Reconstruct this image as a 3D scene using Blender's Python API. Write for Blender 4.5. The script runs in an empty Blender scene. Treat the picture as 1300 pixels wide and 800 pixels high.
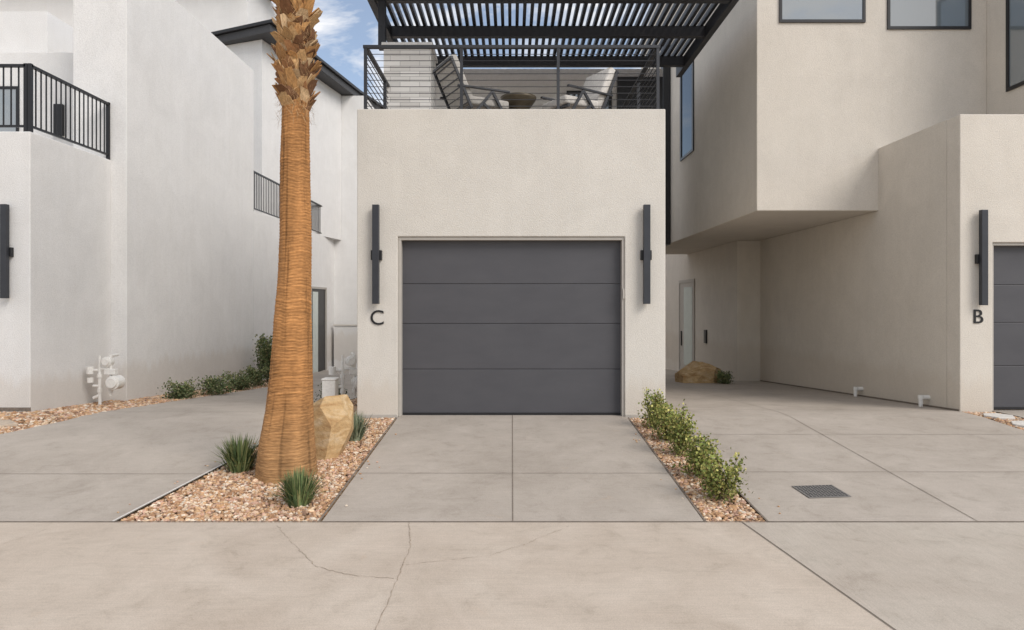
import bpy, bmesh, math, random
from mathutils import Vector, Matrix
from mathutils import noise as MN
random.seed(7)
R=random.random
def U(a,b): return a+(b-a)*R()
S=bpy.context.scene
COL=S.collection
# ------------------------------------------------------------ ground profile
YS=5.48; YG=9.2
def g(y):
    if y<=YS: return -0.232
    if y<=YG: return -0.232*(YG-y)/(YG-YS)
    if y<=9.6: return 0.0
    if y<=26: return -0.06*(y-9.6)
    return -0.984
BREAKS=[-300,YS,YG,9.6,26,500]
# ------------------------------------------------------------ materials
def mat(name):
    m=bpy.data.materials.new(name); m.use_nodes=True
    nt=m.node_tree; b=nt.nodes['Principled BSDF']
    return m,nt,b
def N(nt,t,**k):
    n=nt.nodes.new(t)
    for a,v in k.items():
        if a in n.inputs: n.inputs[a].default_value=v
        else: setattr(n,a,v)
    return n
def pos(nt,scale=(1,1,1)):
    t=N(nt,'ShaderNodeNewGeometry'); m=N(nt,'ShaderNodeMapping'); m.inputs['Scale'].default_value=scale
    nt.links.new(t.outputs['Position'],m.inputs['Vector']); return m.outputs['Vector']
def noise(nt,v,scale,detail=4,rough=0.6,dist=0):
    n=N(nt,'ShaderNodeTexNoise'); n.inputs['Scale'].default_value=scale; n.inputs['Detail'].default_value=detail
    n.inputs['Roughness'].default_value=rough; n.inputs['Distortion'].default_value=dist
    nt.links.new(v,n.inputs['Vector']); return n.outputs['Fac']
def ramp(nt,f,stops):
    r=N(nt,'ShaderNodeValToRGB'); e=r.color_ramp.elements
    while len(e)<len(stops): e.new(0.5)
    for i,(p,c) in enumerate(stops):
        e[i].position=p; e[i].color=(c[0],c[1],c[2],1) if hasattr(c,'__len__') else (c,c,c,1)
    nt.links.new(f,r.inputs['Fac']); return r.outputs['Color']
def mix(nt,a,b,fac,mode='MIX'):
    m=N(nt,'ShaderNodeMix',data_type='RGBA',blend_type=mode)
    for i,x in ((0,fac),(6,a),(7,b)):
        if hasattr(x,'is_linked') or hasattr(x,'links'): nt.links.new(x,m.inputs[i])
        else: m.inputs[i].default_value = x if i==0 else (x[0],x[1],x[2],1)
    return m.outputs[2]
def bump(nt,b,h,strength,dist):
    n=N(nt,'ShaderNodeBump'); n.inputs['Strength'].default_value=strength; n.inputs['Distance'].default_value=dist
    nt.links.new(h,n.inputs['Height']); nt.links.new(n.outputs['Normal'],b.inputs['Normal'])
def sc(c,k): return (c[0]*k,c[1]*k,c[2]*k)
def stucco(name,c):
    m,nt,b=mat(name); v=pos(nt)
    big=noise(nt,v,1.3,5,0.68,0.8); st=noise(nt,pos(nt,(5,5,0.7)),1.2,4,0.65)
    fine=noise(nt,v,60,3,0.75)
    col=ramp(nt,big,[(0.3,sc(c,0.94)),(0.7,sc(c,1.03))])
    col=mix(nt,col,ramp(nt,st,[(0.3,(0.955,0.95,0.94)),(0.65,(1,1,1))]),0.7,'MULTIPLY')
    col=mix(nt,col,ramp(nt,fine,[(0.3,0.86),(0.6,1.02)]),0.9,'MULTIPLY')
    g2=N(nt,'ShaderNodeNewGeometry'); sep=N(nt,'ShaderNodeSeparateXYZ'); nt.links.new(g2.outputs['Position'],sep.inputs[0])
    mm=N(nt,'ShaderNodeMath',operation='MULTIPLY_ADD'); nt.links.new(st,mm.inputs[0]); mm.inputs[1].default_value=-0.7; nt.links.new(sep.outputs['Z'],mm.inputs[2])
    f=ramp(nt,mm.outputs[0],[(0.0,0.3),(0.2,0.0)])
    fb=N(nt,'ShaderNodeRGBToBW'); nt.links.new(f,fb.inputs[0])
    fl=N(nt,'ShaderNodeMath',operation='GREATER_THAN'); nt.links.new(mm.outputs[0],fl.inputs[0]); fl.inputs[1].default_value=-0.9
    fm=N(nt,'ShaderNodeMath',operation='MULTIPLY'); nt.links.new(fb.outputs[0],fm.inputs[0]); nt.links.new(fl.outputs[0],fm.inputs[1])
    col=mix(nt,col,(0.54,0.46,0.37),fm.outputs[0])
    nt.links.new(col,b.inputs['Base Color']); b.inputs['Roughness'].default_value=0.93
    b.inputs['Specular IOR Level'].default_value=0.2
    bump(nt,b,fine,0.8,0.008)
    return m
def concrete(name,c1,c2,stain=0.9,rot=0):
    m,nt,b=mat(name); v=pos(nt)
    big=noise(nt,v,0.8,5,0.65,1.0); mid=noise(nt,v,3.6,7,0.78,0.5); fine=noise(nt,v,130,2,0.8)
    br=noise(nt,pos(nt,(2,80,1) if not rot else (80,2,1)),1.5,3,0.6)
    col=ramp(nt,big,[(0.32,c1),(0.68,c2)])
    col=mix(nt,col,ramp(nt,mid,[(0.30,(0.80,0.785,0.765)),(0.46,(0.97,0.97,0.96)),(0.66,(1.05,1.05,1.05))]),stain,'MULTIPLY')
    col=mix(nt,col,ramp(nt,fine,[(0.3,0.76),(0.6,1.06)]),0.75,'MULTIPLY')
    col=mix(nt,col,ramp(nt,br,[(0.3,0.88),(0.7,1.04)]),0.7,'MULTIPLY')
    sp=noise(nt,v,1.7,5,0.75,1.2)
    fb=N(nt,'ShaderNodeRGBToBW'); nt.links.new(ramp(nt,sp,[(0.64,0.0),(0.74,0.35)]),fb.inputs[0])
    col=mix(nt,col,(0.50,0.36,0.25),fb.outputs[0])
    nt.links.new(col,b.inputs['Base Color']); b.inputs['Roughness'].default_value=0.75
    b.inputs['Specular IOR Level'].default_value=0.35
    bump(nt,b,fine,0.3,0.003); return m
def plain(name,c,rough=0.5,metal=0,var=0.12,nscale=9,bmp=0.0,spec=0.4):
    m,nt,b=mat(name); v=pos(nt); n=noise(nt,v,nscale,4,0.65)
    nt.links.new(ramp(nt,n,[(0.3,sc(c,1-var)),(0.7,sc(c,1+var))]),b.inputs['Base Color'])
    b.inputs['Roughness'].default_value=rough; b.inputs['Metallic'].default_value=metal
    b.inputs['Specular IOR Level'].default_value=spec
    if bmp: bump(nt,b,n,bmp,0.02)
    return m
def attrmat(name,rough=0.8,bm=0.0,ns=60,scale=(1,1,1),lo=0.75,hi=1.15,bd=0.01):
    m,nt,b=mat(name); a=N(nt,'ShaderNodeAttribute',attribute_name='Col')
    n=noise(nt,pos(nt,scale),ns,3,0.6)
    col=mix(nt,a.outputs['Color'],ramp(nt,n,[(0.3,lo),(0.7,hi)]),1.0,'MULTIPLY')
    nt.links.new(col,b.inputs['Base Color']); b.inputs['Roughness'].default_value=rough
    b.inputs['Specular IOR Level'].default_value=0.25
    if bm: bump(nt,b,n,bm,bd)
    return m
M={}
M['stuccoC']=stucco('stucco_greige',(0.68,0.645,0.59))
M['stuccoB']=stucco('stucco_tan',(0.69,0.64,0.57))
M['stuccoA']=stucco('stucco_white',(0.79,0.78,0.765))
M['street']=concrete('street_concrete',(0.50,0.42,0.345),(0.59,0.51,0.43))
M['street2']=concrete('street_concrete_grey',(0.46,0.40,0.34),(0.53,0.475,0.41),0.9,1)
M['drive']=concrete('driveway_concrete',(0.40,0.35,0.30),(0.485,0.43,0.375))
M['gravelbed']=plain('gravel_bed',(0.36,0.25,0.15),0.95,0,0.35,60,0.5)
M['dirt']=plain('desert_soil',(0.36,0.26,0.18),0.95,0,0.2,3,0.3)
M['metal']=plain('dark_metal',(0.036,0.038,0.044),0.45,0.0,0.1)
M['black']=plain('black_metal',(0.016,0.016,0.018),0.4,0.0,0.1)
M['sconce']=plain('sconce_metal',(0.045,0.048,0.056),0.4,0.3,0.08)
M['joint']=plain('joint_dark',(0.20,0.165,0.135),0.95,0,0.3,30)
M['crack']=plain('crack_dark',(0.35,0.285,0.22),0.95,0,0.3,30)
M['edging']=plain('edging_light',(0.62,0.59,0.55),0.8,0,0.15,30)
M['fascia']=plain('fascia_grey',(0.055,0.055,0.058),0.6)
M['pipe']=plain('meter_paint',(0.76,0.74,0.70),0.5,0,0.08,30)
M['cushion']=plain('cushion_fabric',(0.60,0.57,0.53),0.9,0,0.15,25,0.2)
M['cushion2']=plain('cushion_grey',(0.42,0.40,0.37),0.9,0,0.15,25,0.2)
M['bronze']=plain('fire_bowl_metal',(0.12,0.10,0.07),0.4,0.5)
M['iron']=plain('cast_iron',(0.20,0.19,0.18),0.6,0.2,0.2,40)
M['stone']=attrmat('gravel_stone',0.85,0.3)
M['leaf']=attrmat('leaf',0.6,0,30,(1,1,1),0.9,1.1)
M['bark']=attrmat('palm_trunk_bark',0.85,0.9,14,(0.7,0.7,5.5),0.68,1.2,0.012)
M['boot']=attrmat('palm_leaf_base',0.85,0.6,30,(2,2,0.5),0.7,1.2)
M['interior']=plain('interior_dark',(0.05,0.05,0.05),0.9)
M['flag']=plain('flagstone',(0.50,0.41,0.32),0.85,0,0.2,6,0.3)
M['doorgrey']=plain('door_frame_taupe',(0.44,0.41,0.37),0.6,0,0.05)
m,nt,b=mat('garage_door_paint'); v=pos(nt); f=noise(nt,v,160,2,0.7); bg=noise(nt,pos(nt,(1,1,2.5)),1.6,4,0.6)
cl=ramp(nt,bg,[(0.3,(0.070,0.069,0.077)),(0.7,(0.082,0.081,0.089))]); nt.links.new(cl,b.inputs['Base Color'])
b.inputs['Roughness'].default_value=0.48; b.inputs['Specular IOR Level'].default_value=0.4; bump(nt,b,f,0.45,0.002); M['gdoor']=m
def glassmat(name,base,coat):
    m,nt,b=mat(name); b.inputs['Base Color'].default_value=base; b.inputs['Roughness'].default_value=0.04
    b.inputs['Specular IOR Level'].default_value=1.0 if coat else 0.3; b.inputs['Coat Weight'].default_value=coat; b.inputs['Coat Roughness'].default_value=0.02; b.inputs['Coat IOR'].default_value=2.2
    return m
M['glass']=glassmat('window_glass',(0.16,0.19,0.21,1),1.0)
M['glassd']=glassmat('window_glass_tinted',(0.025,0.03,0.032,1),0.0)
M['frost']=plain('frosted_glass',(0.60,0.66,0.62),0.25,0,0.05,5)
m,nt,b=mat('white_brick'); tc=N(nt,'ShaderNodeNewGeometry'); sp=N(nt,'ShaderNodeSeparateXYZ'); nt.links.new(tc.outputs['Position'],sp.inputs[0])
ad=N(nt,'ShaderNodeMath',operation='ADD'); nt.links.new(sp.outputs['X'],ad.inputs[0]); nt.links.new(sp.outputs['Y'],ad.inputs[1])
cb=N(nt,'ShaderNodeCombineXYZ'); nt.links.new(ad.outputs[0],cb.inputs[0]); nt.links.new(sp.outputs['Z'],cb.inputs[1])
bt=N(nt,'ShaderNodeTexBrick'); nt.links.new(cb.outputs[0],bt.inputs['Vector'])
bt.inputs['Color1'].default_value=(0.80,0.78,0.75,1); bt.inputs['Color2'].default_value=(0.62,0.60,0.57,1); bt.inputs['Mortar'].default_value=(0.42,0.41,0.40,1)
bt.inputs['Scale'].default_value=1; bt.inputs['Brick Width'].default_value=0.32; bt.inputs['Row Height'].default_value=0.085; bt.inputs['Mortar Size'].default_value=0.004
nt.links.new(bt.outputs['Color'],b.inputs['Base Color']); b.inputs['Roughness'].default_value=0.9
iv=N(nt,'ShaderNodeMath',operation='SUBTRACT'); iv.inputs[0].default_value=1; nt.links.new(bt.outputs['Fac'],iv.inputs[1]); bump(nt,b,iv.outputs[0],0.6,0.01)
M['brick']=m
m,nt,b=mat('sandstone'); v=pos(nt); n1=noise(nt,pos(nt,(1,1,3)),3,5,0.65,1.0); n2=noise(nt,v,24,4,0.7)
c=ramp(nt,n1,[(0.3,(0.36,0.20,0.08)),(0.5,(0.56,0.38,0.19)),(0.7,(0.66,0.51,0.33))]); c=mix(nt,c,ramp(nt,n2,[(0.3,0.75),(0.65,1.05)]),0.8,'MULTIPLY')
nt.links.new(c,b.inputs['Base Color']); b.inputs['Roughness'].default_value=0.9; bump(nt,b,n2,0.5,0.02); M['sandstone']=m
# ------------------------------------------------------------ mesh builder
def empty(name,loc=(0,0,0)):
    e=bpy.data.objects.new(name,None); e.location=loc; COL.objects.link(e); return e
class MB:
    def __init__(s): s.v=[]; s.f=[]; s.c=[]
    def add(s,vs,fs,col=None):
        o=len(s.v); s.v+= [tuple(p) for p in vs]; s.f+=[tuple(i+o for i in f) for f in fs]
        if col is not None: s.c+=[(col[0],col[1],col[2],1)]*len(vs)
        return s
    def box(s,x0,x1,y0,y1,z0,z1,T=None):
        vs=[(x,y,z) for z in (z0,z1) for x,y in ((x0,y0),(x1,y0),(x1,y1),(x0,y1))]
        if T is not None: vs=[T@Vector(p) for p in vs]
        return s.add(vs,[(0,3,2,1),(4,5,6,7),(0,1,5,4),(1,2,6,5),(2,3,7,6),(3,0,4,7)])
    def beam(s,p,q,w,h=None,up=(0,0,1)):
        p=Vector(p);q=Vector(q);h=h or w;d=(q-p);L=d.length;d.normalize()
        u=Vector(up)
        if abs(d.dot(u))>0.98:u=Vector((0,1,0))
        a=d.cross(u).normalized(); u=a.cross(d)
        vs=[]
        for P in (p,q):
            for i,j in ((-1,-1),(1,-1),(1,1),(-1,1)): vs.append(P+a*(i*w/2)+u*(j*h/2))
        return s.add(vs,[(3,2,1,0),(4,5,6,7),(0,1,5,4),(1,2,6,5),(2,3,7,6),(3,0,4,7)])
    def tube(s,p,q,r,r2=None,n=10):
        p=Vector(p);q=Vector(q);r2=r if r2 is None else r2;d=(q-p).normalized()
        u=Vector((0,0,1)) if abs(d.z)<0.9 else Vector((1,0,0)); a=d.cross(u).normalized(); b=a.cross(d)
        vs=[p+(a*math.cos(t)+b*math.sin(t))*r for t in [2*math.pi*i/n for i in range(n)]]
        vs+=[q+(a*math.cos(t)+b*math.sin(t))*r2 for t in [2*math.pi*i/n for i in range(n)]]
        fs=[(i,n+i,n+(i+1)%n,(i+1)%n) for i in range(n)]+[tuple(range(n)),tuple(range(2*n-1,n-1,-1))]
        return s.add(vs,fs)
    def prismY(s,poly,y0,y1):
        n=len(poly); vs=[(x,y0,z) for x,z in poly]+[(x,y1,z) for x,z in poly]
        return s.add(vs,[tuple(range(n)),tuple(range(2*n-1,n-1,-1))]+[(i,n+i,n+(i+1)%n,(i+1)%n) for i in range(n)])
    def prismZ(s,poly,z0,z1):
        n=len(poly); vs=[(x,y,z0) for x,y in poly]+[(x,y,z1) for x,y in poly]
        return s.add(vs,[tuple(range(n)),tuple(range(2*n-1,n-1,-1))]+[(i,n+i,n+(i+1)%n,(i+1)%n) for i in range(n)])
    def lathe(s,prof,c,n=32):
        vs=[];k=len(prof)
        for r,z in prof:
            for i in range(n): t=2*math.pi*i/n; vs.append((c[0]+r*math.cos(t),c[1]+r*math.sin(t),c[2]+z))
        fs=[(j*n+i,j*n+(i+1)%n,(j+1)*n+(i+1)%n,(j+1)*n+i) for j in range(k-1) for i in range(n)]
        fs+=[tuple(range(n-1,-1,-1)),tuple(range((k-1)*n,k*n))]
        return s.add(vs,fs)
    def obj(s,name,mt,parent=None,bevel=0,smooth=False,seg=2,fix=True):
        me=bpy.data.meshes.new(name); me.from_pydata(s.v,[],s.f); me.update()
        if fix:
            bm=bmesh.new(); bm.from_mesh(me); bmesh.ops.recalc_face_normals(bm,faces=bm.faces); bm.to_mesh(me); bm.free()
        if s.c:
            a=me.color_attributes.new('Col','FLOAT_COLOR','POINT'); a.data.foreach_set('color',[x for c in s.c for x in c])
        me.materials.append(M[mt] if isinstance(mt,str) else mt)
        o=bpy.data.objects.new(name,me); COL.objects.link(o)
        if parent: o.parent=parent; o.matrix_parent_inverse=Matrix.Translation(-Vector(parent.location))
        if smooth:
            for p in me.polygons: p.use_smooth=True
        if bevel:
            bv=o.modifiers.new('b','BEVEL'); bv.width=bevel; bv.segments=seg; bv.limit_method='ANGLE'
        return o
# ------------------------------------------------------------ draped sheets
def clip(poly,k,sign):
    out=[]
    for i in range(len(poly)):
        a=poly[i];b=poly[(i+1)%len(poly)]; da=(a[1]-k)*sign; db=(b[1]-k)*sign
        if da>=0: out.append(a)
        if (da>0 and db<0) or (da<0 and db>0):
            t=da/(da-db); out.append((a[0]+(b[0]-a[0])*t,k))
    return out
def sheet(name,polys,dz,mt,parent=None):
    mb=MB()
    for poly in polys:
        for i in range(len(BREAKS)-1):
            p=clip(clip(poly,BREAKS[i],1),BREAKS[i+1],-1)
            if len(p)<3: continue
            if max(q[1] for q in p)-min(q[1] for q in p)<1e-4: continue
            mb.add([(x,y,g(y)+dz) for x,y in p],[tuple(range(len(p)))])
    o=mb.obj(name,mt,parent,fix=False)
    me=o.data
    bm=bmesh.new(); bm.from_mesh(me)
    for f in bm.faces:
        if f.normal.z<0: f.normal_flip()
    bm.to_mesh(me); bm.free()
    return o
def rect(x0,x1,y0,y1): return [(x0,y0),(x1,y0),(x1,y1),(x0,y1)]
sheet('ground',[rect(-300,300,-200,450)],-0.09,'dirt')
sheet('street',[[(-80,-9),(2.4,-9),(2.3,0),(2.12,3.5),(1.88,YS),(-80,YS)]],0.0,'street')
sheet('street',[[(2.4,-9),(80,-9),(80,YS),(1.88,YS),(2.12,3.5),(2.3,0)]],0.0,'street2')
sheet('gravel_bed',[rect(-40,40,YS,27)],-0.035,'gravelbed')
driveA=[(-3.26,YS),(-2.97,7.4),(-2.86,9.2),(-2.8,14),(-2.6,26),(-6.72,26),(-6.72,18.6),(-5.45,18.2),(-5.5,15),(-5.72,12),(-5.8,11),(-5.9,9.6),(-5.98,9.0),(-6.3,8.3),(-6.9,7.95),(-7.6,7.85),(-30,7.85),(-30,YS)]
sheet('driveway',[driveA],0.0,'drive')
sheet('driveway',[rect(-1.56,1.575,YS,9.4)],0.0,'drive')
sheet('driveway',[[(2.11,YS),(6.46,YS),(6.46,26.5),(2.11,26.5)],rect(6.98,30,YS,9.9)],0.0,'drive')
def ribbon(mb,pts,w,dz=0.004):
    full=[]
    for i in range(len(pts)-1):
        a=pts[i];b=pts[i+1]
        ks=sorted([0,1]+[ (k-a[1])/(b[1]-a[1]) for k in BREAKS if (a[1]-k)*(b[1]-k)<0])
        for j,t in enumerate(ks[:-1]): full.append((a[0]+(b[0]-a[0])*t,a[1]+(b[1]-a[1])*t))
    full.append(pts[-1])
    for i in range(len(full)-1):
        a=Vector(full[i]);b=Vector(full[i+1]);d=(b-a).normalized();n=Vector((-d.y,d.x))*w/2
        q=[a-n,b-n,b+n,a+n]; mb.add([(p.x,p.y,g(p.y)+dz) for p in q],[(0,1,2,3)])
jm=MB()
ribbon(jm,[(-30,YS),(30,YS)],0.014,0.006)
ribbon(jm,[(0.006,YS),(0.006,9.3)],0.009,0.004)
ribbon(jm,[(-1.55,6.74),(1.57,6.74)],0.006,0.005)
ribbon(jm,[(-30,6.72),(-3.06,6.72)],0.006,0.004)
ribbon(jm,[(-5.9,9.6),(-2.86,9.6)],0.007,0.004); ribbon(jm,[(-5.7,12.6),(-2.8,12.6)],0.008,0.004)
ribbon(jm,[(3.82,YS),(3.82,24)],0.007,0.004)
for y in (6.78,8.25,9.9,12.4,15): ribbon(jm,[(2.12,y),(6.45,y)],0.006,0.005)
ribbon(jm,[(1.88,YS),(2.12,3.5),(2.3,0),(2.4,-8)],0.010,0.0045)
jm.obj('expansion_joints','joint',fix=False)
cm=MB()
def crack(pts,w,jit=0.02,sub=10):
    out=[]
    for i in range(len(pts)-1):
        for j in range(sub):
            t=j/sub; out.append((pts[i][0]+(pts[i+1][0]-pts[i][0])*t+U(-jit,jit),pts[i][1]+(pts[i+1][1]-pts[i][1])*t+U(-jit,jit)))
    out.append(pts[-1]); 
    for i in range(len(out)-1): ribbon(cm,[out[i],out[i+1]],w*U(0.3,1.5),0.003)
def SP(px,py): Y=850*1.792/(py-385); return ((px-650)*Y/850,Y)
crack([(-0.84,5.47),(-0.745,4.9),(-0.745,3.6),(-0.75,0.5)],0.005,0.006,34)
crack([SP(352,668),SP(372,690),SP(400,718),SP(440,730),SP(500,735)],0.004,0.010,14)
crack([SP(508,718),SP(560,712),SP(620,706),SP(670,690),SP(722,668)],0.003,0.010,14)
crack([SP(0,692),SP(60,672)],0.003,0.01)
cm.obj('pavement_cracks','crack',fix=False)
em=MB(); 
ribbon(em,[(-3.275,YS),(-2.985,7.4),(-2.875,9.2),(-2.81,14)],0.022,0.005)
em.obj('garden_edging','edging',fix=False)
em=MB()
ribbon(em,[(-1.585,YS),(-1.585,9.17)],0.018,0.001)
ribbon(em,[(1.59,YS),(1.59,9.17)],0.016,0.001); ribbon(em,[(2.10,YS),(2.10,9.17)],0.016,0.001)
em.obj('garden_edging','joint',fix=False)
# ------------------------------------------------------------ gravel stones
def inside(p,poly):
    c=False;n=len(poly);j=n-1
    for i in range(n):
        a=poly[i];b=poly[j]
        if (a[1]>p[1])!=(b[1]>p[1]) and p[0]<(b[0]-a[0])*(p[1]-a[1])/(b[1]-a[1])+a[0]: c=not c
        j=i
    return c
tb=bmesh.new(); bmesh.ops.create_icosphere(tb,subdivisions=1,radius=1); TV=[v.co.copy() for v in tb.verts]; TF=[tuple(v.index for v in f.verts) for f in tb.faces]; tb.free()
PAL=[(0.60,0.39,0.22),(0.50,0.30,0.16),(0.72,0.54,0.37),(0.40,0.23,0.13),(0.62,0.45,0.32),(0.76,0.65,0.52),(0.56,0.34,0.20),(0.30,0.19,0.13),(0.60,0.38,0.28)]
def gravel(name,polys,dens,smin,smax):
    mb=MB()
    for poly in polys:
        x0=min(p[0] for p in poly);x1=max(p[0] for p in poly);y0=min(p[1] for p in poly);y1=max(p[1] for p in poly)
        for _ in range(int((x1-x0)*(y1-y0)*dens)):
            p=(U(x0,x1),U(y0,y1))
            if not inside(p,poly): continue
            s=U(smin,smax)*(1 if R()>0.1 else 1.5)
            Mx=Matrix.Rotation(U(0,6.28),3,'Z')@Matrix.Rotation(U(-.6,.6),3,'X')@Matrix.Diagonal((s*U(.8,1.3),s*U(.6,1.1),s*U(.45,.8)))
            o=Vector((p[0],p[1],g(p[1])-0.022+U(0,0.012)))
            c=random.choice(PAL);k=U(.8,1.15)
            mb.add([Mx@(v*U(.8,1.15))+o for v in TV],TF,sc(c,k))
    return mb.obj(name,'stone',fix=False)
isl=[(-3.24,YS+0.02),(-1.60,YS+0.02),(-1.60,9.17),(-2.2,9.17),(-2.2,9.9),(-2.84,9.9),(-2.86,9.2),(-2.96,7.4)]
gravel('gravel',[isl],2400,0.012,0.023)
gravel('gravel',[rect(1.605,2.09,YS+0.02,9.17)],2400,0.012,0.022)
gravel('gravel',[rect(6.5,6.96,7.6,9.68)],1400,0.014,0.024)
gravel('gravel',[[(-5.95,9.0),(-5.85,9.6),(-5.78,11),(-5.7,12),(-5.5,15),(-5.45,18.2),(-6.7,18.2),(-6.7,11.6),(-6.98,11.6),(-6.98,9.68),(-8.5,9.68),(-8.5,7.87),(-7.6,7.87),(-6.9,7.97),(-6.3,8.32)],[(-2.15,9.9),(-2.15,16),(-2.78,16),(-2.82,9.9)]],750,0.018,0.032)
# a few stray stones spilled on the concrete
mb=MB()
for (xa,xb) in ((-1.55,-1.35),(1.42,1.57),(2.12,2.35),(-3.5,-3.2)):
    for _ in range(9):
        x=U(xa,xb);y=U(YS+.05,9.0)
        if xa==-3.5: x=-3.33+ (y-YS)*.14-abs(random.gauss(0,.09))
        s=U(.006,.012); mb.add([Vector((v.x*s*1.2,v.y*s,v.z*s*.7))+Vector((x,y,g(y)+s*.5)) for v in TV],TF,random.choice(PAL))
mb.obj('stray_gravel','stone',fix=False)
# ------------------------------------------------------------ letters / lights
def letter(ch,x,y,z,h,name='house_letter'):
    cu=bpy.data.curves.new(name,'FONT'); cu.body=ch; cu.size=h/0.69; cu.extrude=0.012; cu.align_x='CENTER'
    o=bpy.data.objects.new(name,cu); COL.objects.link(o); o.rotation_euler=(math.pi/2,0,0); o.location=(x,y,z)
    cu.materials.append(M['black']); return o
def wall_light(x,y,zb,zt,side=1):
    e=empty('wall_light',(x,y,(zb+zt)/2))
    MB().box(x-.045,x+.045,y-.115,y-.045,zb,zt).obj('light_bar','sconce',e,0.004)
    xa,xb=(x-.075,x+.055) if side<0 else ((x-.055,x+.075) if side==1 else (x-.075,x+.075))
    MB().box(xa,xb,y-.06,y-.0,zb+.60,zb+.735).obj('wall_bracket','black',e,0.006)
    return e
def garage_door(x0,x1,y,z0,z1,parent,zs):
    mb=MB(); edges=[z0]+zs+[z1]
    for a,b_ in zip(edges[:-1],edges[1:]): mb.box(x0,x1,y,y+.05,a+0.003,b_-0.003)
    mb.obj('garage_door_panels','gdoor',parent,0.006)
    MB().box(x0,x1,y+.015,y+.06,z0,z1).obj('garage_door_core','gdoor',parent)
    MB().box(x0,x1,y-.012,y+.03,z0-.004,z0+.03).obj('door_seal','black',parent)
# ------------------------------------------------------------ HOUSE C
C=empty('townhouse',(0,9.2,0))
ft=MB().prismY([(-2.13,-.3),(-1.572,-.3),(-1.572,2.475),(1.55,2.475),(1.55,-.3),(2.11,-.3),(2.11,4.23),(-2.13,4.23)],9.2,9.5)
ft.obj('front_wall','stuccoC',C,0.012)
MB().box(-2.13,-1.9,9.5,15,-.9,4.23).box(1.9,2.11,9.5,15,-.9,4.23).obj('side_walls','stuccoC',C)
MB().box(-1.9,1.9,9.5,15,3.9,4.10).obj('deck_floor','drive',C)
gd=empty('garage_door',(0,9.33,0))
garage_door(-1.572,1.55,9.34,0.004,2.475,gd,[0.64,1.275,1.83])
tm=MB().box(-1.57,-1.527,9.225,9.335,0,2.43).box(1.515,1.548,9.225,9.335,0,2.43).box(-1.57,1.548,9.225,9.335,2.43,2.473)
tm.obj('door_trim','doorgrey',C,0.004)
MB().box(1.522,1.545,9.19,9.222,1.62,1.76).obj('keypad','doorgrey',C,0.004)
MB().box(-2.125,-1.58,9.19,9.2,-0.02,0.03).box(1.56,2.105,9.19,9.2,-0.02,0.03).obj('weep_screed','doorgrey',C)
wall_light(-1.855,9.2,1.55,2.90,0); wall_light(1.835,9.2,1.55,2.90,0)
letter('C',-1.852,9.198,1.265,0.20); 
MB().box(-2.13,3.38,15,17,3.9,6.81).obj('upper_rear_wall','stuccoA',C)
MB().box(-2.13,2.11,15.0,22,-1.2,3.9).obj('lower_rear_volume','stuccoC',C)
fr=MB()
for x in (1.25,2.2): fr.box(x-.03,x+.03,14.93,15,4.15,6.3)
fr.box(1.28,2.17,14.93,15,6.24,6.3)
fr.obj('slider_frame','black',C)
MB().box(1.28,2.17,14.97,14.995,4.15,6.24).obj('slider_glass','glass',C)
MB().box(2.35,3.36,14.9,14.99,4.1,6.6).obj('dark_siding','metal',C)
fp=empty('outdoor_fireplace',(-1.7,11,4.1))
MB().box(-2.10,-1.33,10.95,11.7,3.9,5.76).obj('brick_stack','brick',fp,0.004)
MB().box(-2.13,-1.30,10.92,11.73,5.76,5.82).obj('cap','stuccoA',fp,0.004)
rl=empty('deck_railing',(0,9.3,4.2))
mb=MB()
zt=5.13;yf=9.28;xL=-2.03;xR=2.02
mb.box(xL-.03,xR+.03,yf-.03,yf+.03,zt-.04,zt)
mb.box(xL-.03,xL+.03,yf+.03,13.6,zt-.035,zt).box(xR-.03,xR+.03,yf+.03,13.6,zt-.035,zt)
for x in (xL,-0.70,0.64,xR): mb.box(x-.02,x+.02,yf-.024,yf+.024,4.2,zt-.04)
for y in (10.7,12.1,13.5): mb.box(xL-.024,xL+.024,y-.025,y+.025,4.2,zt-.035).box(xR-.024,xR+.024,y-.025,y+.025,4.2,zt-.035)
mb.obj('posts_and_top_rail','metal',rl)
mb=MB()
for i in range(9):
    z=4.29+i*0.09
    mb.tube((xL,yf,z),(xR,yf,z),0.0048,n=6); mb.tube((xL,yf,z),(xL,13.5,z),0.008,n=6); mb.tube((xR,yf,z),(xR,13.5,z),0.008,n=6)
mb.obj('horizontal_rods','metal',rl)
pg=empty('pergola',(0.7,12,6.7))
mb=MB()
for y in (9.9,11.25,12.75,14.3): mb.box(-2.29,3.66,y-.06,y+.06,6.62,6.82)
mb.box(-2.41,-2.29,9.84,14.95,6.60,6.84).box(3.66,3.78,9.84,14.95,6.60,6.84)
mb.obj('beams','metal',pg,0.004)
mb=MB(); x=-2.2
while x<3.62: mb.box(x-.03,x+.03,9.7,14.95,6.83,6.93); x+=0.135
mb.obj('slats','metal',pg)
MB().box(-2.24,-2.12,11.19,11.31,5.82,6.62).obj('posts','metal',pg,0.004)
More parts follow.
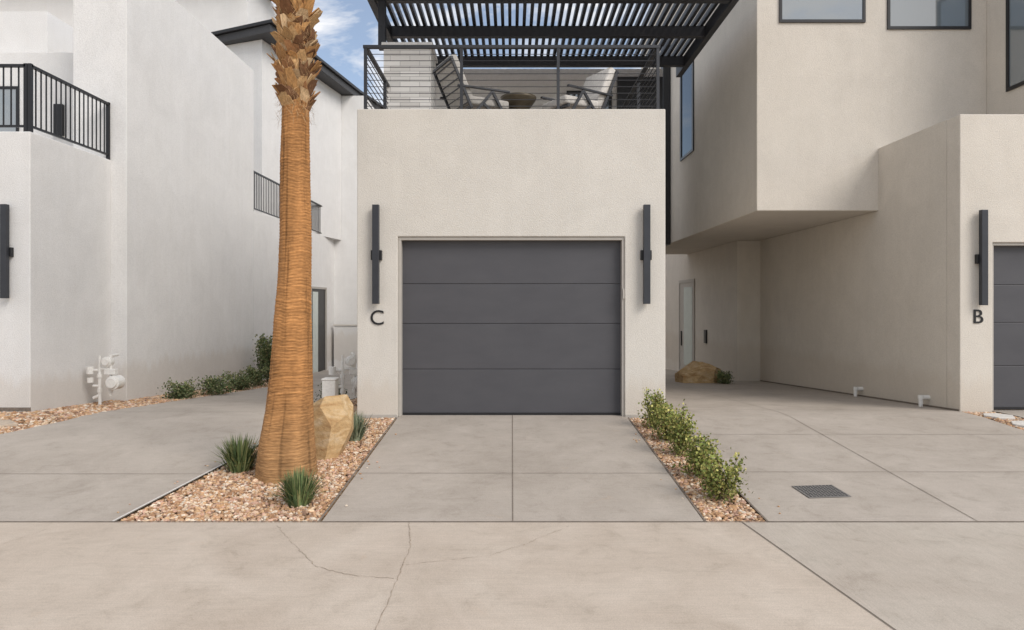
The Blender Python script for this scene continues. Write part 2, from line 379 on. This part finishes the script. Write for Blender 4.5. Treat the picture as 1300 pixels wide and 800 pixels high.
def chair(x,y,z,rot,cush,slat):
    e=empty('patio_armchair',(x,y,z)); T=Matrix.Translation((x,y,z))@Matrix.Rotation(rot,4,'Z')
    t=lambda p:T@Vector(p)
    mb=MB()
    for s in (-.34,.34):
        mb.beam(t((-.42,s,0)),t((.05,s,.58)),.03,.04)
        mb.beam(t((.40,s,0)),t((-.10,s,.40)),.03,.04)
        mb.beam(t((.05,s,.60)),t((.42,s,0)),.03,.04)
        mb.beam(t((-.50,s,.60)),t((.34,s,.62)),.05,.025)
        mb.beam(t((-.28,s,.30)),t((-.60,s,.98)),.03,.04)
    mb.beam(t((-.60,-.36,.98)),t((-.60,.36,.98)),.04); mb.beam(t((-.28,-.34,.32)),t((-.28,.34,.32)),.04); mb.beam(t((.32,-.34,.34)),t((.32,.34,.34)),.04)
    if slat:
        for i in range(6): 
            k=(i+.5)/6; mb.beam(t((-.30-.31*k,-.34,.34+.64*k)),t((-.30-.31*k,.34,.34+.64*k)),.01,.022)
    mb.obj('frame','metal',e,0.003)
    Tc=T@Matrix.Translation((-.40,0,.66))@Matrix.Rotation(math.radians(-25),4,'Y')
    MB().box(-.05,.08,-.31,.31,-.30,.42,Tc).obj('back_cushion',cush,e,0.035,True,3)
    MB().box(-.28,.36,-.31,.31,.37,.50,T).obj('seat_cushion',cush,e,0.035,True,3)
chair(-0.50,10.2,4.11,math.radians(28),'cushion2',True)
chair(0.92,10.2,4.11,math.radians(180+32),'cushion',False)
ftb=empty('fire_pit_table',(0.1,10.4,4.11))
MB().lathe([(.2,0),(.22,.04),(.10,.12),(.10,.40),(.20,.50),(.27,.60),(.28,.64),(.25,.65),(.22,.60),(.05,.58)],(0.1,10.4,4.11)).obj('bowl','bronze',ftb,0,True)
# ------------------------------------------------------------ HOUSE B (right)
B=empty('townhouse',(6.5,11.9,0))
fb=MB().prismY([(6.49,-.4),(6.965,-.4),(6.965,2.44),(9.9,2.44),(9.9,-.4),(10.6,-.4),(10.6,4.30),(6.49,4.30)],9.7,10.0)
fb.obj('garage_front_wall','stuccoB',B,0.012)
MB().box(6.49,6.75,10.0,17.5,-1.2,3.195).box(6.49,6.75,10.0,11.87,3.195,4.30).obj('side_wall','stuccoB',B)
MB().box(6.75,10.6,10.0,12,4.0,4.2).obj('deck','drive',B)
gd=empty('garage_door',(8.4,9.84,0)); garage_door(6.965,9.9,9.84,0.004,2.44,gd,[0.64,1.275,1.83])
MB().box(6.968,7.0,9.73,9.838,0,2.40).box(6.968,9.89,9.73,9.838,2.40,2.438).obj('door_trim','doorgrey',B,0.004)
wall_light(6.775,9.7,1.53,2.90,-1); letter('B',6.745,9.698,1.27,0.20)
MB().box(4.34,8.42,11.87,22.5,3.2,10.5).obj('upper_volume','stuccoB',B,0.012)
MB().box(8.42,12,10.4,18.9,4.3,10.5).obj('upper_bay','stuccoB',B,0.012)
MB().box(5.89,8,17.5,22.5,-1.4,3.195).box(5.89,8,22.5,30,-1.4,9).obj('rear_side_wall','stuccoB',B)
MB().box(2.11,5.89,29.5,30,-1.4,5).obj('rear_wall','stuccoB',B)
MB().box(4.13,4.33,18.3,18.6,3.16,9).obj('downspout_column','black',B)
mb=MB(); 
for a,b_ in ((9.72,13),(13,17.49)):
    mb.add([(6.484,a,g(a)),(6.484,b_,g(b_)),(6.484,b_,g(b_)+.025),(6.484,a,g(a)+.025)],[(0,1,2,3)])
mb.obj('weep_screed','joint',B)
def window(px0,px1,z0,z1,Y,parent):
    x0,x1=px0,px1
    f=MB().box(x0,x1,Y-.03,Y+.0,z0,z0+.05).box(x0,x1,Y-.03,Y+.0,z1-.05,z1).box(x0,x0+.045,Y-.03,Y,z0+.05,z1-.05).box(x1-.045,x1,Y-.03,Y,z0+.05,z1-.05)
    f.obj('window_frame','black',parent); MB().box(x0+.045,x1-.045,Y-.012,Y-.002,z0+.05,z1-.05).obj('window_glass','glass',parent)
k=11.87/850
window(339*k,448*k,6.53,7.6,11.87,B); window(476*k,582*k,6.41,7.5,11.87,B)
def window_side(X,y0,y1,z0,z1,parent,gl='glass',fw=.06):
    f=MB(); xa,xb=(X-.03,X)
    f.box(xa,xb,y0,y1,z0,z0+.06).box(xa,xb,y0,y1,z1-.06,z1).box(xa,xb,y0,y0+fw,z0+.06,z1-.06).box(xa,xb,y1-fw,y1,z0+.06,z1-.06)
    f.obj('window_frame','black',parent); MB().box(X-.012,X-.002,y0+fw,y1-fw,z0+.06,z1-.06).obj('window_glass',gl,parent)
window_side(4.34,15.95,17.2,5.2,7.5,B,'glassd',.12)
window_side(8.42,10.5,11.38,5.15,7.5,B)
dr=empty('entry_door',(5.89,22.4,0))
zb=g(22.4)
MB().box(5.85,5.89,21.55,21.65,zb,2.35).box(5.85,5.89,23.4,23.5,zb,2.35).box(5.85,5.89,21.65,23.4,2.25,2.35).obj('door_frame','doorgrey',dr)
MB().box(5.87,5.885,21.65,23.4,zb,2.25).obj('door_leaf','doorgrey',dr)
MB().box(5.86,5.869,21.80,22.85,zb+.25,2.1).obj('frosted_pane','frost',dr)
MB().box(5.84,5.869,23.1,23.2,.1,.6).obj('handle','black',dr)
MB().box(5.84,5.89,20.2,20.4,.35,.75).obj('doorbell_panel','black',B)
def stub(x,y,k=.72):
    z=g(y); e=empty('drain_pipe',(x,y,z)); m=MB().tube((x+.17*k,y,z+.20*k),(x,y,z+.20*k),.045*k,n=14).tube((x,y,z+.22*k),(x,y,z+.05*k),.045*k,n=14).tube((x,y,z+.245*k),(x,y,z+.17*k),.056*k,n=14).tube((x+.19*k,y,z+.20*k),(x+.05*k,y,z+.20*k),.05*k,n=14).tube((x,y,z+.22*k),(x,y,z-.02),.04*k,n=14)
    m.obj('elbow','pipe',e,0,False)
stub(6.36,12.4); stub(6.36,10.42)
dg=empty('drain_grate',(2.86,6.2,g(6.2))); 
T=Matrix.Translation((2.86,6.2,g(6.2)+.003))@Matrix.Rotation(math.atan(.0624),4,'X')@Matrix.Rotation(math.radians(5),4,'Z')
MB().box(-.20,.20,-.16,.16,0,.006,T).obj('frame','iron',dg,0.002)
m=MB()
for i in range(11):
    for j in range(8):
        x=-.17+i*.034;y=-.13+j*.037
        if (i+j)%2: m.box(x-.012,x+.012,y-.006,y+.006,.0062,.009,T)
        else: m.box(x-.005,x+.005,y-.013,y+.013,.0062,.009,T)
m.obj('studs','interior',dg)
# ------------------------------------------------------------ HOUSE A (left)
A=empty('townhouse',(-7,11.6,0))
MB().box(-14,-6.98,9.7,11.66,-.5,4.05).obj('balcony_block','stuccoA',A,0.012)
MB().box(-7.65,-6.71,11.66,17.4,-1.2,7.6).obj('stair_tower','stuccoA',A,0.012)
MB().box(-14,-7.65,12.8,17.4,-1,6.35).obj('rear_wall','stuccoA',A)
MB().box(-14,-9.3,13.4,17.4,6.35,7.4).obj('upper_step_wall','stuccoA',A)
MB().box(-14,-7.65,11.66,12.8,3.85,4.04).obj('balcony_floor','drive',A)
window(-10.4,-9.42,4.1,5.7,12.8,A)
MB().box(-8.72,-8.55,12.72,12.8,4.75,5.35).obj('wall_lantern','black',A,0.01)
wall_light(-7.29,9.7,1.63,2.98,1)
MB().box(-8.5,-6.97,9.69,9.7,0.0,0.05).obj('weep_screed','joint',A)
def picket_rail(p,q,z0,z1,sp,name='balcony_railing',posts=True):
    e=empty(name,(p[0],p[1],z0)); mb=MB(); P=Vector((p[0],p[1],0));Q=Vector((q[0],q[1],0)); L=(Q-P).length
    Z=Vector((0,0,1))
    mb.beam(P+Z*z1,Q+Z*z1,.05,.04); mb.beam(P+Z*(z0+.09),Q+Z*(z0+.09),.035,.03)
    n=int(L/sp)
    for i in range(1,n): c=P.lerp(Q,i/n); mb.beam(c+Z*(z0+.09),c+Z*z1,.016)
    for c in (P,Q): mb.beam(c+Z*z0,c+Z*(z1+.03),.05)
    mb.obj('rail','black',e)
picket_rail((-7.02,9.76),(-7.02,11.64),4.05,5.02,.11)
picket_rail((-13.5,9.76),(-7.08,9.76),4.05,5.02,.11)
MB().box(-12,-6.71,17.4,25.3,-1.4,3.95).obj('rear_lower_volume','stuccoA',A)
MB().box(-12,-5.55,25.3,34,-1.4,9.4).obj('rear_end_volume','stuccoA',A)
rw=MB().prismZ([(-9.6,20.75),(-7.45,19.95),(-6.45,25.29),(-9.6,25.29)],3.95,9.42); rw.obj('rear_upper_wall','stuccoA',A)
rf=MB().prismZ([(-9.3,20.45),(-7.0,19.4),(-5.88,25.9),(-5.1,29),(-4.9,34.5),(-12,34.5),(-12,21.5)],9.43,9.66); rf.obj('rear_eave_fascia','fascia',A,0.01)
rf=MB().prismZ([(-9.35,20.35),(-6.92,19.3),(-5.80,25.85),(-5.0,29),(-4.8,34.6),(-12,34.6),(-12,21.4)],9.66,9.76); rf.obj('rear_gutter','black',A,0.01)
MB().box(-26,-8.5,21.5,30,3,12.2).obj('rear_tall_volume','stuccoA',A)
MB().box(-26,-7.95,20.7,23.6,12.2,12.45).obj('rear_tall_fascia','fascia',A)
picket_rail((-6.76,17.45),(-6.76,25.25),3.95,5.0,.125)
MB().box(-6.73,-6.70,22.3,24.0,g(23)-.02,2.05).obj('side_door_recess','black',A)
MB().box(-6.72,-6.69,22.5,23.1,g(23),1.95).obj('side_door_leaf','frost',A)
MB().box(-6.70,-6.66,22.2,22.3,g(23)-.02,2.12).box(-6.70,-6.66,24.0,24.1,g(23)-.02,2.12).box(-6.70,-6.66,22.3,24.0,2.05,2.12).obj('side_door_frame','doorgrey',A)
gw=empty('garden_wall',(-6,24.9,0)); MB().box(-6.6,-4.9,24.8,25.0,-1.4,.72).obj('wall','stuccoA',gw,0.01); MB().box(-6.62,-4.88,24.77,25.03,.72,.77).obj('coping','stuccoC',gw)
def meter(x,y,s=1.0,rot=0):
    z=g(y); e=empty('gas_meter',(x,y,z)); T=Matrix.Translation((x,y,z))@Matrix.Rotation(rot,4,'Z')@Matrix.Scale(s,4)
    t=lambda *p:T@Vector(p); r=.024*s
    m=MB()
    m.tube(t(-.06,0,-.1),t(-.06,0,.62),r*1.1); m.tube(t(-.06,0,.30),t(-.17,0,.30),r); m.tube(t(-.06,0,.14),t(-.16,0,.10),r*1.3); m.tube(t(.12,0,.14),t(.12,0,.80),r); m.tube(t(-.06,0,.58),t(.12,0,.58),r)
    m.tube(t(.12,0,.80),t(.12,.2,.80),r); m.tube(t(-.06,0,.62),t(-.06,.0,.80),r*.8); m.tube(t(-.20,0,.56),t(-.02,0,.56),r*.9)
    m.tube(t(-.22,.0,.50),t(-.22,.0,.62),r*2.4,n=16); m.tube(t(-.06,.0,.2),t(-.06,0,.26),r*1.7); m.tube(t(.12,0,.2),t(.12,0,.25),r*1.6)
    m.tube(t(-.06,0,.44),t(-.06,0,.50),r*1.8); m.tube(t(-.20,-.03,.44),t(-.20,-.03,.36),r*2)
    m.obj('pipes','pipe',e,0,False)
    m=MB().tube(t(.20,-.10,.36),t(.20,.10,.36),.115*s,n=24).tube(t(.20,-.14,.36),t(.20,-.09,.36),.085*s,n=24); m.obj('meter_drum','pipe',e,0.008)
    m=MB().tube(t(.07,-.05,.70),t(.07,.06,.70),.085*s,n=24).tube(t(.07,-.08,.70),t(.07,-.02,.70),.06*s,n=24).box(.04,.22,-.05,.05,.49,.58,T); m.obj('regulator','pipe',e,0.008)
meter(-6.62,10.85,0.98)
meter(-2.62,10.6,1.0,0.4)
MB().box(-2.80,-2.60,9.85,10.05,g(10)-.05,.42).box(-2.81,-2.59,9.84,10.06,.42,.45).obj('utility_box','pipe',None,0.015)
# ------------------------------------------------------------ palm
def P(px,py,Y): return ((px-650)*Y/850, Y, 1.56-(py-385)*Y/850)
YP=6.78
prof=[(622,366,42),(610,366,40),(590,365,38),(560,366,34.5),(540,367.5,31.5),(520,369,29),(480,371,26),(440,372,24),(400,372.5,22.3),(350,373.5,20.2),(300,374.5,18.8),(200,375,17.2),(130,375.5,16),(60,375,16),(0,374,16),(-80,373,17),(-150,372,15)]
palm=empty('palm_tree',(P(366,610,YP)[0],YP,g(YP)))
pts=[(P(c,y,YP)[0],P(c,y,YP)[2],w*YP/850) for y,c,w in prof]
def trunk(z):
    for a,b_ in zip(pts[:-1],pts[1:]):
        if a[1]<=z<=b_[1]:
            t=(z-a[1])/(b_[1]-a[1]); return a[0]+(b_[0]-a[0])*t, a[2]+(b_[2]-a[2])*t
    return (pts[0][0],pts[0][2]) if z<pts[0][1] else (pts[-1][0],pts[-1][2])
mb=MB(); NS=120; z=g(YP)-.12; rows=0; ztop=pts[-1][1]
while z<ztop:
    cx,r=trunk(z)
    low=max(0,min(1,(0.8-z)/0.9))
    for i in range(NS):
        t=2*math.pi*i/NS; ct,st=math.cos(t),math.sin(t)
        ph=z/0.032+1.3*MN.noise(Vector((ct*1.0,st*1.0,z*1.1)))+0.35*MN.noise(Vector((ct*3,st*3,z*3)))
        w=ph%1.0
        h1=MN.noise(Vector((5.1,3.3,math.floor(ph)*1.37)))
        tri=1-abs(2*w-1)
        ridge=0.0045*tri*(1-.5*low)+0.003*h1
        nn=MN.noise(Vector((ct*1.4,st*1.4,z*.8)))*0.022*(r/.2)+MN.noise(Vector((ct*4,st*4,z*2.0)))*0.004
        cv=MN.noise(Vector((ct*6,st*6,z*1.1+3)))
        cr=max(0,cv-.30)*5; cr=min(cr,1)
        rr=r+ridge+nn-.007*cr
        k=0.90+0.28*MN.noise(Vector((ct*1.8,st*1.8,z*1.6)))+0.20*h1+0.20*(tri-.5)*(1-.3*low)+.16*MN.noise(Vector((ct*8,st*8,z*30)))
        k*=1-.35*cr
        c=(0.47*(1-low)+0.40*low,0.225*(1-low)+0.225*low,0.082*(1-low)+0.10*low)
        mb.v.append((cx+rr*ct,YP+rr*st,z)); mb.c.append((c[0]*k,c[1]*k,c[2]*k,1))
    rows+=1; z+=0.0062
for j in range(rows-1):
    for i in range(NS): mb.f.append((j*NS+i,j*NS+(i+1)%NS,(j+1)*NS+(i+1)%NS,(j+1)*NS+i))
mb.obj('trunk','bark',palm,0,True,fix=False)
mb=MB()
NB=430
for i in range(NB):
    z=3.52+2.2*(i/NB)+U(-.04,.04); th=i*2.39996+U(-.3,.3); cx,r=trunk(z)
    L=U(.10,.22); w0=U(.09,.15); w1=w0*U(.2,.75); out=U(.05,.38)+(0.35 if R()<.2 else 0); tw=U(-.7,.7)
    d=Vector((math.cos(th),math.sin(th),0)); s=Vector((-math.sin(th),math.cos(th),0))
    base=Vector((cx,YP,z))+d*(r-.01); up=(Vector((0,0,1))*math.cos(out)+d*math.sin(out)+s*tw*.6).normalized(); n=s.cross(up)
    curl=U(-.01,.06)
    tip=base+up*L+d*curl; mid=base+up*L*.55+d*0.014
    c=random.choice([(0.50,0.27,0.11),(0.58,0.36,0.17),(0.36,0.18,0.08),(0.68,0.48,0.28),(0.20,0.10,0.05),(0.55,0.30,0.12)]); k=U(.7,1.15)
    skew=s*U(-.03,.03)
    vs=[base-s*w0/2,base+s*w0/2,mid-s*w0*.45,mid+s*w0*.45,tip-s*w1/2+skew,tip+s*w1/2+skew+up*U(-.04,.04)]; vs2=[v+n*U(.006,.014) for v in vs]
    mb.add(vs+vs2,[(0,1,3,2),(2,3,5,4),(7,6,8,9),(9,8,10,11),(4,5,11,10),(0,2,8,6),(2,4,10,8),(1,7,9,3),(3,9,11,5),(0,6,7,1)],sc(c,k))
for i in range(2200):
    z=U(3.40,5.6); th=U(0,6.28); cx,r=trunk(z); d=Vector((math.cos(th),math.sin(th),0)); s=Vector((-math.sin(th),math.cos(th),0))
    b0=Vector((cx,YP,z))+d*(r+U(.01,.06)); e0=b0+d*U(.0,.06)+s*U(-.09,.09)+Vector((0,0,U(-.12,.10)))
    mb.add([b0-s*.003,b0+s*.003,e0],[(0,1,2)],sc((0.52,0.33,0.17),U(.4,1.3)))
mb.obj('leaf_bases','boot',palm,fix=False)
mb=MB()
for i in range(34):
    th=i*2.39996; el=U(-.1,1.2); cx=trunk(5.6)[0]; p=Vector((cx,YP,5.75)); L=U(1.0,1.4)
    d=Vector((math.cos(th)*math.cos(el),math.sin(th)*math.cos(el),math.sin(el))); q=p+d*L; s=d.cross(Vector((0,0,1))).normalized(); u=s.cross(d)
    c=sc((0.09,0.13,0.05),U(.7,1.3)); mb.add([p-s*.02,p+s*.02,q+s*.012,q-s*.012],[(0,1,2,3)],c)
    for j in range(26):
        a=(j/25-.5)*math.radians(210); dd=(d*math.cos(a)+s*math.sin(a)); LL=U(.65,.9); m1=q+dd*LL*.55; e1=q+dd*LL+Vector((0,0,-.2)); w=dd.cross(u)*.022
        mb.add([q,m1-w,m1+w,e1],[(0,1,2),(1,3,2)],sc(c,U(.8,1.2)))
mb.obj('fronds','leaf',palm,fix=False)
# ------------------------------------------------------------ boulders
def boulder(x,y,w,d,h,planes,rot=0,amp=.012,name='boulder'):
    bm=bmesh.new(); bmesh.ops.create_cube(bm,size=1)
    for n,o in planes:
        n=Vector(n).normalized()
        bmesh.ops.bisect_plane(bm,geom=bm.verts[:]+bm.edges[:]+bm.faces[:],plane_co=n*o,plane_no=n,clear_outer=True)
        bmesh.ops.holes_fill(bm,edges=[e for e in bm.edges if e.is_boundary])
    bmesh.ops.triangulate(bm,faces=bm.faces[:]); bmesh.ops.subdivide_edges(bm,edges=bm.edges[:],cuts=2,use_grid_fill=True)
    for v in bm.verts:
        v.co+=v.co.normalized()*(MN.noise(v.co*5)*amp*2+MN.noise(v.co*13)*amp)
        v.co=Vector((v.co.x*w,v.co.y*d,(v.co.z+.45)*h))
    me=bpy.data.meshes.new(name); bm.to_mesh(me); bm.free(); me.materials.append(M['sandstone'])
    o=bpy.data.objects.new(name,me); COL.objects.link(o); o.location=(x,y,g(y)-.02); o.rotation_euler=(0,0,rot); return o
boulder(-2.0,7.42,.44,.44,.70,[((1,-.25,.9),.47),((-.7,-.4,.9),.50),((-.55,-1,.15),.40),((.75,-1,-.25),.40),((.2,-1,.9),.40),((.9,-.1,-.6),.42),((-.2,.2,1),.48)],0.15,.006)
boulder(4.72,16.9,1.0,.7,.60,[((-.75,-.2,.65),.36),((.7,-.1,.9),.44),((.0,-.9,.7),.46),((-.4,-1,.2),.47),((.9,-.7,0),.5),((.25,0,1),.42),((-.9,.3,.8),.42)],0.1,.02)
mb=MB()
for (x,y,s) in ((-6.9,8.75,.45),(-7.6,8.5,.4),(-7.5,9.2,.35)):
    pl=[(x+s*U(.8,1.1)*math.cos(a),y+s*.55*U(.8,1.1)*math.sin(a)) for a in [i*math.pi/3 for i in range(6)]]
    n=len(pl); mb.add([(a,b_,g(b_)-.03) for a,b_ in pl]+[(a,b_,g(b_)+.022) for a,b_ in pl],[tuple(range(n,2*n))]+[(i,(i+1)%n,n+(i+1)%n,n+i) for i in range(n)])
mb.obj('flagstones','flag',None,0.006)
mb=MB()
for (x,y,s) in ((6.72,9.25,.2),(6.74,8.75,.2),(6.72,8.2,.21)):
    pl=[(x+s*math.cos(a),y+s*U(.9,1.1)*math.sin(a)) for a in [i*math.pi/3 for i in range(6)]]
    n=len(pl); mb.add([(a,b_,g(b_)-.03) for a,b_ in pl]+[(a,b_,g(b_)+.015) for a,b_ in pl],[tuple(range(n,2*n))]+[(i,(i+1)%n,n+(i+1)%n,n+i) for i in range(n)])
mb.obj('flagstones','edging',None,0.006)
# ------------------------------------------------------------ plants
def tuft(x,y,w,h,n=260,cols=((0.12,0.17,0.07),(0.18,0.23,0.09),(0.08,0.12,0.05),(0.30,0.31,0.14))):
    z0=g(y)-.02; mb=MB()
    for i in range(n):
        th=U(0,6.28); tl=abs(random.gauss(0,.55)); tl=min(tl,1.2); L=h*U(.75,1.12)*(1-.1*tl); r0=U(0,.22)*w
        d=Vector((math.cos(th),math.sin(th),0)); s=Vector((-d.y,d.x,0)); b0=Vector((x,y,z0))+d*r0
        a1=tl*.7; p1=b0+(Vector((0,0,1))*math.cos(a1)+d*math.sin(a1))*L*.5; a2=tl*1.15; p2=p1+(Vector((0,0,1))*math.cos(a2)+d*math.sin(a2))*L*.5
        wd=.006*U(.8,1.4)*(w/.35); mb.add([b0-s*wd,b0+s*wd,p1-s*wd*.9,p1+s*wd*.9,p2],[(0,1,3,2),(2,3,4)],sc(random.choice(cols),U(.8,1.2)))
    return mb.obj('grass_tuft','leaf',None,fix=False)
def shrub(x,y,w,h,n,leaf=.022,cols=((0.21,0.25,0.06),(0.31,0.32,0.09),(0.13,0.16,0.045),(0.46,0.42,0.14)),name='shrub',stems=9):
    z0=g(y)-.02; mb=MB(); tips=[]
    for k in range(stems):
        th=U(0,6.28); rr=U(.1,.5)*w; top=Vector((x+rr*math.cos(th),y+rr*math.sin(th),z0+h*U(.6,1.05))); b0=Vector((x+U(-.03,.03),y+U(-.03,.03),z0))
        md=(b0+top)/2+Vector((U(-.03,.03),U(-.03,.03),0)); tips.append((b0,md,top))
        for a,b_ in ((b0,md),(md,top)):
            s=Vector((1,0,0))*.003; mb.add([a-s,a+s,b_+s,b_-s],[(0,1,2,3)],(0.16,0.10,0.05)); s=Vector((0,1,0))*.003; mb.add([a-s,a+s,b_+s,b_-s],[(0,1,2,3)],(0.16,0.10,0.05))
    for i in range(n):
        b0,md,top=random.choice(tips); t=U(.08,1.0)**.8; c=(b0.lerp(md,t*2) if t<.5 else md.lerp(top,t*2-1))
        sp=.11*w/.4*(1.25-.8*t); c=c+Vector((random.gauss(0,sp*.7),random.gauss(0,sp*.7),random.gauss(0,.03)))
        if c.z<z0+.02: c.z=z0+.02+U(0,.03)
        d=Vector((U(-1,1),U(-1,1),U(-.2,1.3))).normalized(); s=d.cross(Vector((U(-1,1),U(-1,1),U(-1,1)))).normalized()
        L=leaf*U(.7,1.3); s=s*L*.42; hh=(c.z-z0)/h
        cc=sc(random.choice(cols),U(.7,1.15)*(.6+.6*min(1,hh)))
        mb.add([c,c+d*L*.5+s,c+d*L,c+d*L*.5-s],[(0,1,2,3)],cc)
    return mb.obj(name,'leaf',None,fix=False)
tuft(-2.79,6.87,.48,.37,420); tuft(-1.885,5.93,.42,.31,420)
tuft(-1.90,8.05,.42,.36,300,((0.20,0.23,0.15),(0.28,0.31,0.21),(0.14,0.17,0.10)))
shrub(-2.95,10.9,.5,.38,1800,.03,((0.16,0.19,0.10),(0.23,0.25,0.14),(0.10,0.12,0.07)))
for x,y,w,h in ((1.83,8.6,.30,.52),(1.86,8.0,.36,.40),(1.85,7.4,.30,.52),(1.86,6.65,.42,.42),(1.88,6.02,.38,.39)):
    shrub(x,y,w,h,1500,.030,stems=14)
dk=((0.14,0.19,0.08),(0.20,0.24,0.10),(0.09,0.12,0.05),(0.29,0.28,0.14))
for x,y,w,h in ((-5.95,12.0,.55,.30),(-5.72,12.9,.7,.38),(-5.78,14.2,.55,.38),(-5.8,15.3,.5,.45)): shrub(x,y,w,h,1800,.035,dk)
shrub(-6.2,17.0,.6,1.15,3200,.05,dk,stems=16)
shrub(5.15,16.3,.4,.3,900,.04,dk)
# ------------------------------------------------------------ world, sun, camera
el=math.radians(40); az=math.radians(133)
w=bpy.data.worlds.new("World"); S.world=w; w.use_nodes=True; nt=w.node_tree; bg=nt.nodes['Background']
sky=nt.nodes.new('ShaderNodeTexSky'); sky.sky_type='NISHITA'; sky.sun_disc=False; sky.sun_elevation=el; sky.sun_rotation=az; sky.air_density=1.0; sky.dust_density=0.6
tc=nt.nodes.new('ShaderNodeTexCoord'); mp=nt.nodes.new('ShaderNodeMapping'); mp.inputs['Scale'].default_value=(1,1,2.2); mp.inputs['Location'].default_value=(0.9,0.4,0.2)
nt.links.new(tc.outputs['Generated'],mp.inputs['Vector'])
cf=noise(nt,mp.outputs['Vector'],4.2,6,0.62,0.3); cr=ramp(nt,cf,[(0.42,0.12),(0.58,0.95)])
bw=nt.nodes.new('ShaderNodeRGBToBW'); nt.links.new(cr,bw.inputs[0])
mx=mix(nt,sky.outputs['Color'],(8.0,7.8,7.6),bw.outputs[0])
nt.links.new(mx,bg.inputs['Color']); bg.inputs['Strength'].default_value=0.15
sd=bpy.data.lights.new('sun','SUN'); sd.energy=2.3; sd.angle=math.radians(30); sd.color=(1,0.94,0.87)
so=bpy.data.objects.new('sun',sd); COL.objects.link(so)
dv=Vector((math.sin(az)*math.cos(el),math.cos(az)*math.cos(el),math.sin(el))); so.rotation_euler=(-dv).to_track_quat('-Z','Y').to_euler(); so.location=dv*30
cd=bpy.data.cameras.new('camera'); co=bpy.data.objects.new('camera',cd); COL.objects.link(co)
co.location=(0,0,1.56); co.rotation_euler=(math.pi/2,0,0); cd.sensor_width=36; cd.lens=850/1300*36; cd.shift_y=-15/1300; cd.clip_end=2000
S.camera=co
S.view_settings.view_transform='Standard'; S.view_settings.look='None'; S.view_settings.exposure=0
